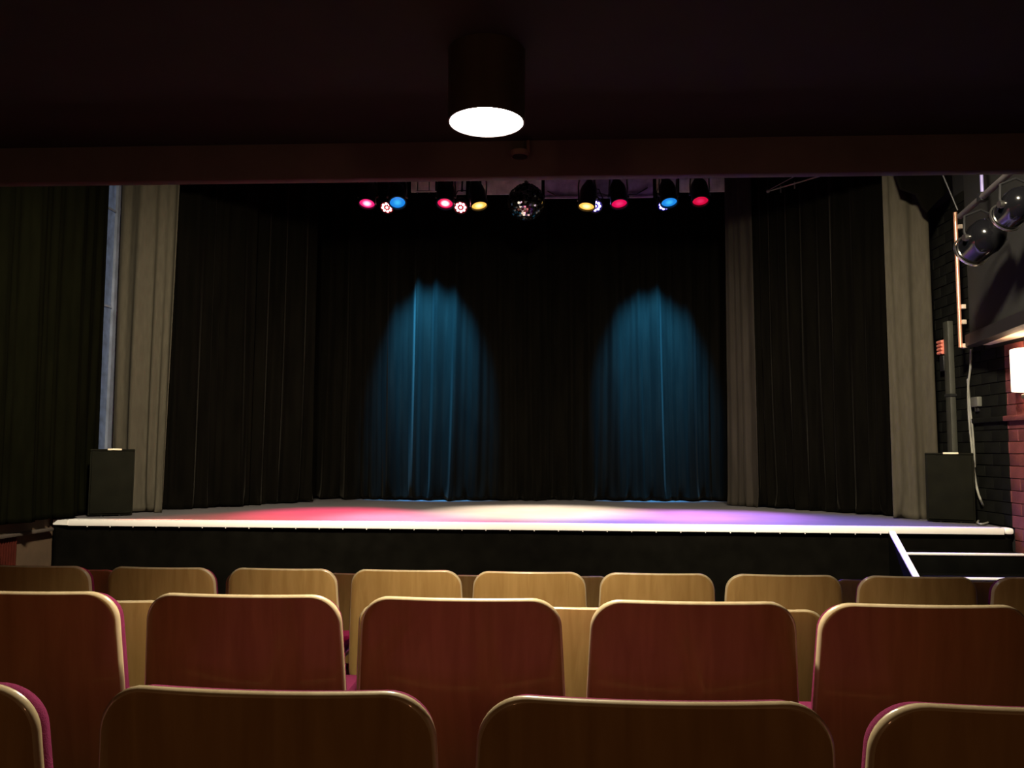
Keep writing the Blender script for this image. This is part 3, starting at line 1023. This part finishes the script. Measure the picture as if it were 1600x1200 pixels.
# dark swag at the head of the right grey drape
a = PY(1440, 300, 8.55)
sw = MB()
tri = [(-.28, TOP_Z - a.z - .003), (-.28, .35), (-.20, .05), (-.05, -.02), (.02, -.16), (.07, -.20), (.14, -.12), (.24, -.02), (.30, .05), (.30, .35), (.30, TOP_Z - a.z - .003)]
n = len(tri)
f0 = [sw.bm.verts.new((x, 0.02 * math.sin(x * 20), z)) for x, z in tri]
f1 = [sw.bm.verts.new((x, .05 + .02 * math.sin(x * 20), z)) for x, z in tri]
sw.bm.faces.new(f0)
sw.bm.faces.new(f1[::-1])
for i in range(n):
    sw.bm.faces.new((f0[i], f0[(i + 1) % n], f1[(i + 1) % n], f1[i]))
swo = sw.build('fabric_swag', M_VELVET, None, a)
tag(swo, 'black cloth swag hanging over the head of the right grey drape', 'drape')


# ------------------------------------------------------------------ seats
def shell(w_low, w_top, z0, z1, corner, thick, lean, curve, y_off=0.0, inset=0.0, nu=24, edge_mi=1, round_=.003, zmid=None, belly=0.0):
    """upright curved panel; back surface towards -y, rounded upper corners"""
    H = z1 - z0

    def half(v, sh):
        # half width at height v, shrunk by sh
        base = w_low + (w_top - w_low) * max(0, (v - z0) / H) ** 1.5
        base -= sh
        top = z1 - sh
        r = corner - sh * .5
        if v > top - r:
            q = min(1, (v - (top - r)) / r)
            base = base - r + r * math.sqrt(max(0, 1 - q * q))
        bot = z0 + sh
        r2 = corner * .6
        if v < bot + r2:
            q = min(1, ((bot + r2) - v) / r2)
            base = base - r2 + r2 * math.sqrt(max(0, 1 - q * q))
        return base

    def heights(sh):
        top, bot = z1 - sh, z0 + sh
        hs = []
        r2 = corner * .6
        for i in range(7):
            hs.append(bot + r2 * (1 - math.cos(i / 6 * math.pi / 2)))
        r = corner - sh * .5
        lo, hi = bot + r2, top - r
        for i in range(1, 7):
            hs.append(lo + (hi - lo) * i / 7)
        for i in range(11):
            hs.append(hi + r * math.sin(i / 10 * math.pi / 2))
        return hs

    m = MB()
    bm = m.bm

    def surf(sh, dy, bul=0.0):
        rows = []
        for v in heights(sh):
            hw = half(v, sh)
            row = []
            for i in range(nu + 1):
                u = -hw + 2 * hw * i / nu
                y = y_off + dy + curve * (u / .25) ** 2 + lean * max(0.0, 1 - (v - z0) / H) ** 1.2
                if bul:
                    y += bul * max(0, 1 - (u / (w_low)) ** 4) * max(0, 1 - ((v - (z0 + z1) / 2) / (H / 2)) ** 4)
                row.append((u, y, v))
            rows.append(row)
        return rows

    def ringof(rows):
        pts = list(rows[0]) + [r[-1] for r in rows[1:-1]] + list(reversed(rows[-1])) + [r[0] for r in reversed(rows[1:-1])]
        return pts

    A = surf(inset + round_, 0)
    B = surf(inset, round_)
    C = surf(inset, thick - round_)
    D = surf(inset + round_, thick, belly)

    def grid(rows, flip):
        vs = [[bm.verts.new(p) for p in row] for row in rows]
        for k in range(len(vs) - 1):
            for i in range(nu):
                q = (vs[k][i], vs[k][i + 1], vs[k + 1][i + 1], vs[k + 1][i])
                f = bm.faces.new(q if not flip else q[::-1])
                f.smooth = True
                f.material_index = 0
        return list(vs[0]) + [r[-1] for r in vs[1:-1]] + list(reversed(vs[-1])) + [r[0] for r in reversed(vs[1:-1])]

    ra = grid(A, False)
    rd = grid(D, True)
    rb_ = [bm.verts.new(p) for p in ringof(B)]
    rc = [bm.verts.new(p) for p in ringof(C)]
    for p, q in ((ra, rb_), (rb_, rc), (rc, rd)):
        for i in range(len(p)):
            f = bm.faces.new((p[i], p[(i + 1) % len(p)], q[(i + 1) % len(q)], q[i]))
            f.material_index = edge_mi
            f.smooth = True
    return m


def make_chair():
    t = thing('auditorium_chair', 'chair', 'chair')
    # origin: floor below the top edge of the backrest; sitter faces +y
    shell(.258, .238, .34, .832, .068, .018, .058, .030, round_=.006).build('backrest', [M_WOOD, M_WOOD_EDGE], t, sharp=50)
    shell(.258, .238, .40, .832, .066, .034, .050, .031, y_off=.0195, inset=.008, edge_mi=0, round_=.010, belly=.012).build('back_pad', M_FABRIC, t, sharp=60)
    m = MB()
    m.box2((-.225, .10, .405), (.225, .52, .420), bevel=.006)
    m.build('seat', M_WOOD, t)
    m = MB()
    m.box2((-.22, .115, .421), (.22, .515, .468), bevel=.018)
    m.build('seat_pad', M_FABRIC, t)
    for s in (-1, 1):
        MB().tube([(s * .205, .47, .402), (s * .215, .50, .0)], .012, 10).build('leg', M_LEG, t)
        MB().tube([(s * .205, .16, .402), (s * .215, .06, .0)], .012, 10).build('leg', M_LEG, t)
        MB().tube([(s * .205, .13, .396), (s * .205, .49, .396)], .010, 8).build('seat_rail', M_LEG, t)
        MB().tube([(s * .205, .16, .39), (s * .20, .117, .46), (s * .19, .098, .56)], .011, 8).build('back_bracket', M_LEG, t)
    MB().tube([(-.205, .47, .385), (.205, .47, .385)], .009, 8).build('stretcher', M_LEG, t)
    MB().tube([(-.208, .13, .30), (.208, .13, .30)], .009, 8).build('stretcher', M_LEG, t)
    return t


proto = make_chair()
ORD = ['leftmost', 'second', 'third', 'fourth', 'fifth', 'sixth', 'seventh', 'eighth', 'ninth', 'tenth', 'eleventh']
rows = [
    # name, Y, floor z, pixel centres (x, y of the top edge)
    ('nearest', 1.12, RIS3, [(-225, 1072), (400, 1085), (1025, 1098), (1668, 1110)]),
    ('second', 1.95, RIS2, [(22, 931), (372, 934), (718, 938), (1086, 944), (1452, 949)]),
    ('third', 2.73, RIS1, [(157, 940), (412, 942), (668, 943), (925, 945), (1178, 949), (1434, 953)]),
    ('fourth', 3.50, RIS1, [(52, 891), (247, 893), (437, 892), (632, 892), (827, 893), (1028, 896), (1228, 898), (1438, 903), (1652, 905)]),
    ('fifth', 4.42, 0.0, [(103, 898), (261, 898), (419, 899), (577, 899), (734, 900), (892, 901), (1049, 902), (1207, 903), (1365, 904), (1522, 906)]),
]
looks = {'nearest': 'nearest row', 'second': 'second row', 'third': 'third row',
         'fourth': 'fourth row', 'fifth': 'row closest to stage'}
g0_, g1_ = PY(340, 905, 4.42).x, PY(1128, 905, 4.42).x
sp5 = (g1_ - g0_) / 5
row5 = [g0_ + (k - 1.5) * sp5 for k in range(11)]
used = False
cr = random.Random(12)
for name, Y, fz, cs in rows:
    for i, (px, py) in enumerate(cs):
        c = PY(px, py, Y) if name != 'fifth' else Vector((row5[i], Y, 0))
        o = proto if not used else copy_tree(proto)
        used = True
        o.location = (c.x, Y + cr.uniform(-.008, .008), fz + .001)
        o.rotation_euler = (0, 0, R(cr.uniform(-.8, .8)))
        if i == 0:
            pos = 'leftmost'
        elif i == len(cs) - 1:
            pos = 'rightmost'
        else:
            pos = ORD[i] + ' from left'
        o['label'] = 'plywood chair with magenta pad, %s in the %s' % (pos, looks[name])
        o['group'] = 'auditorium chairs in rows'
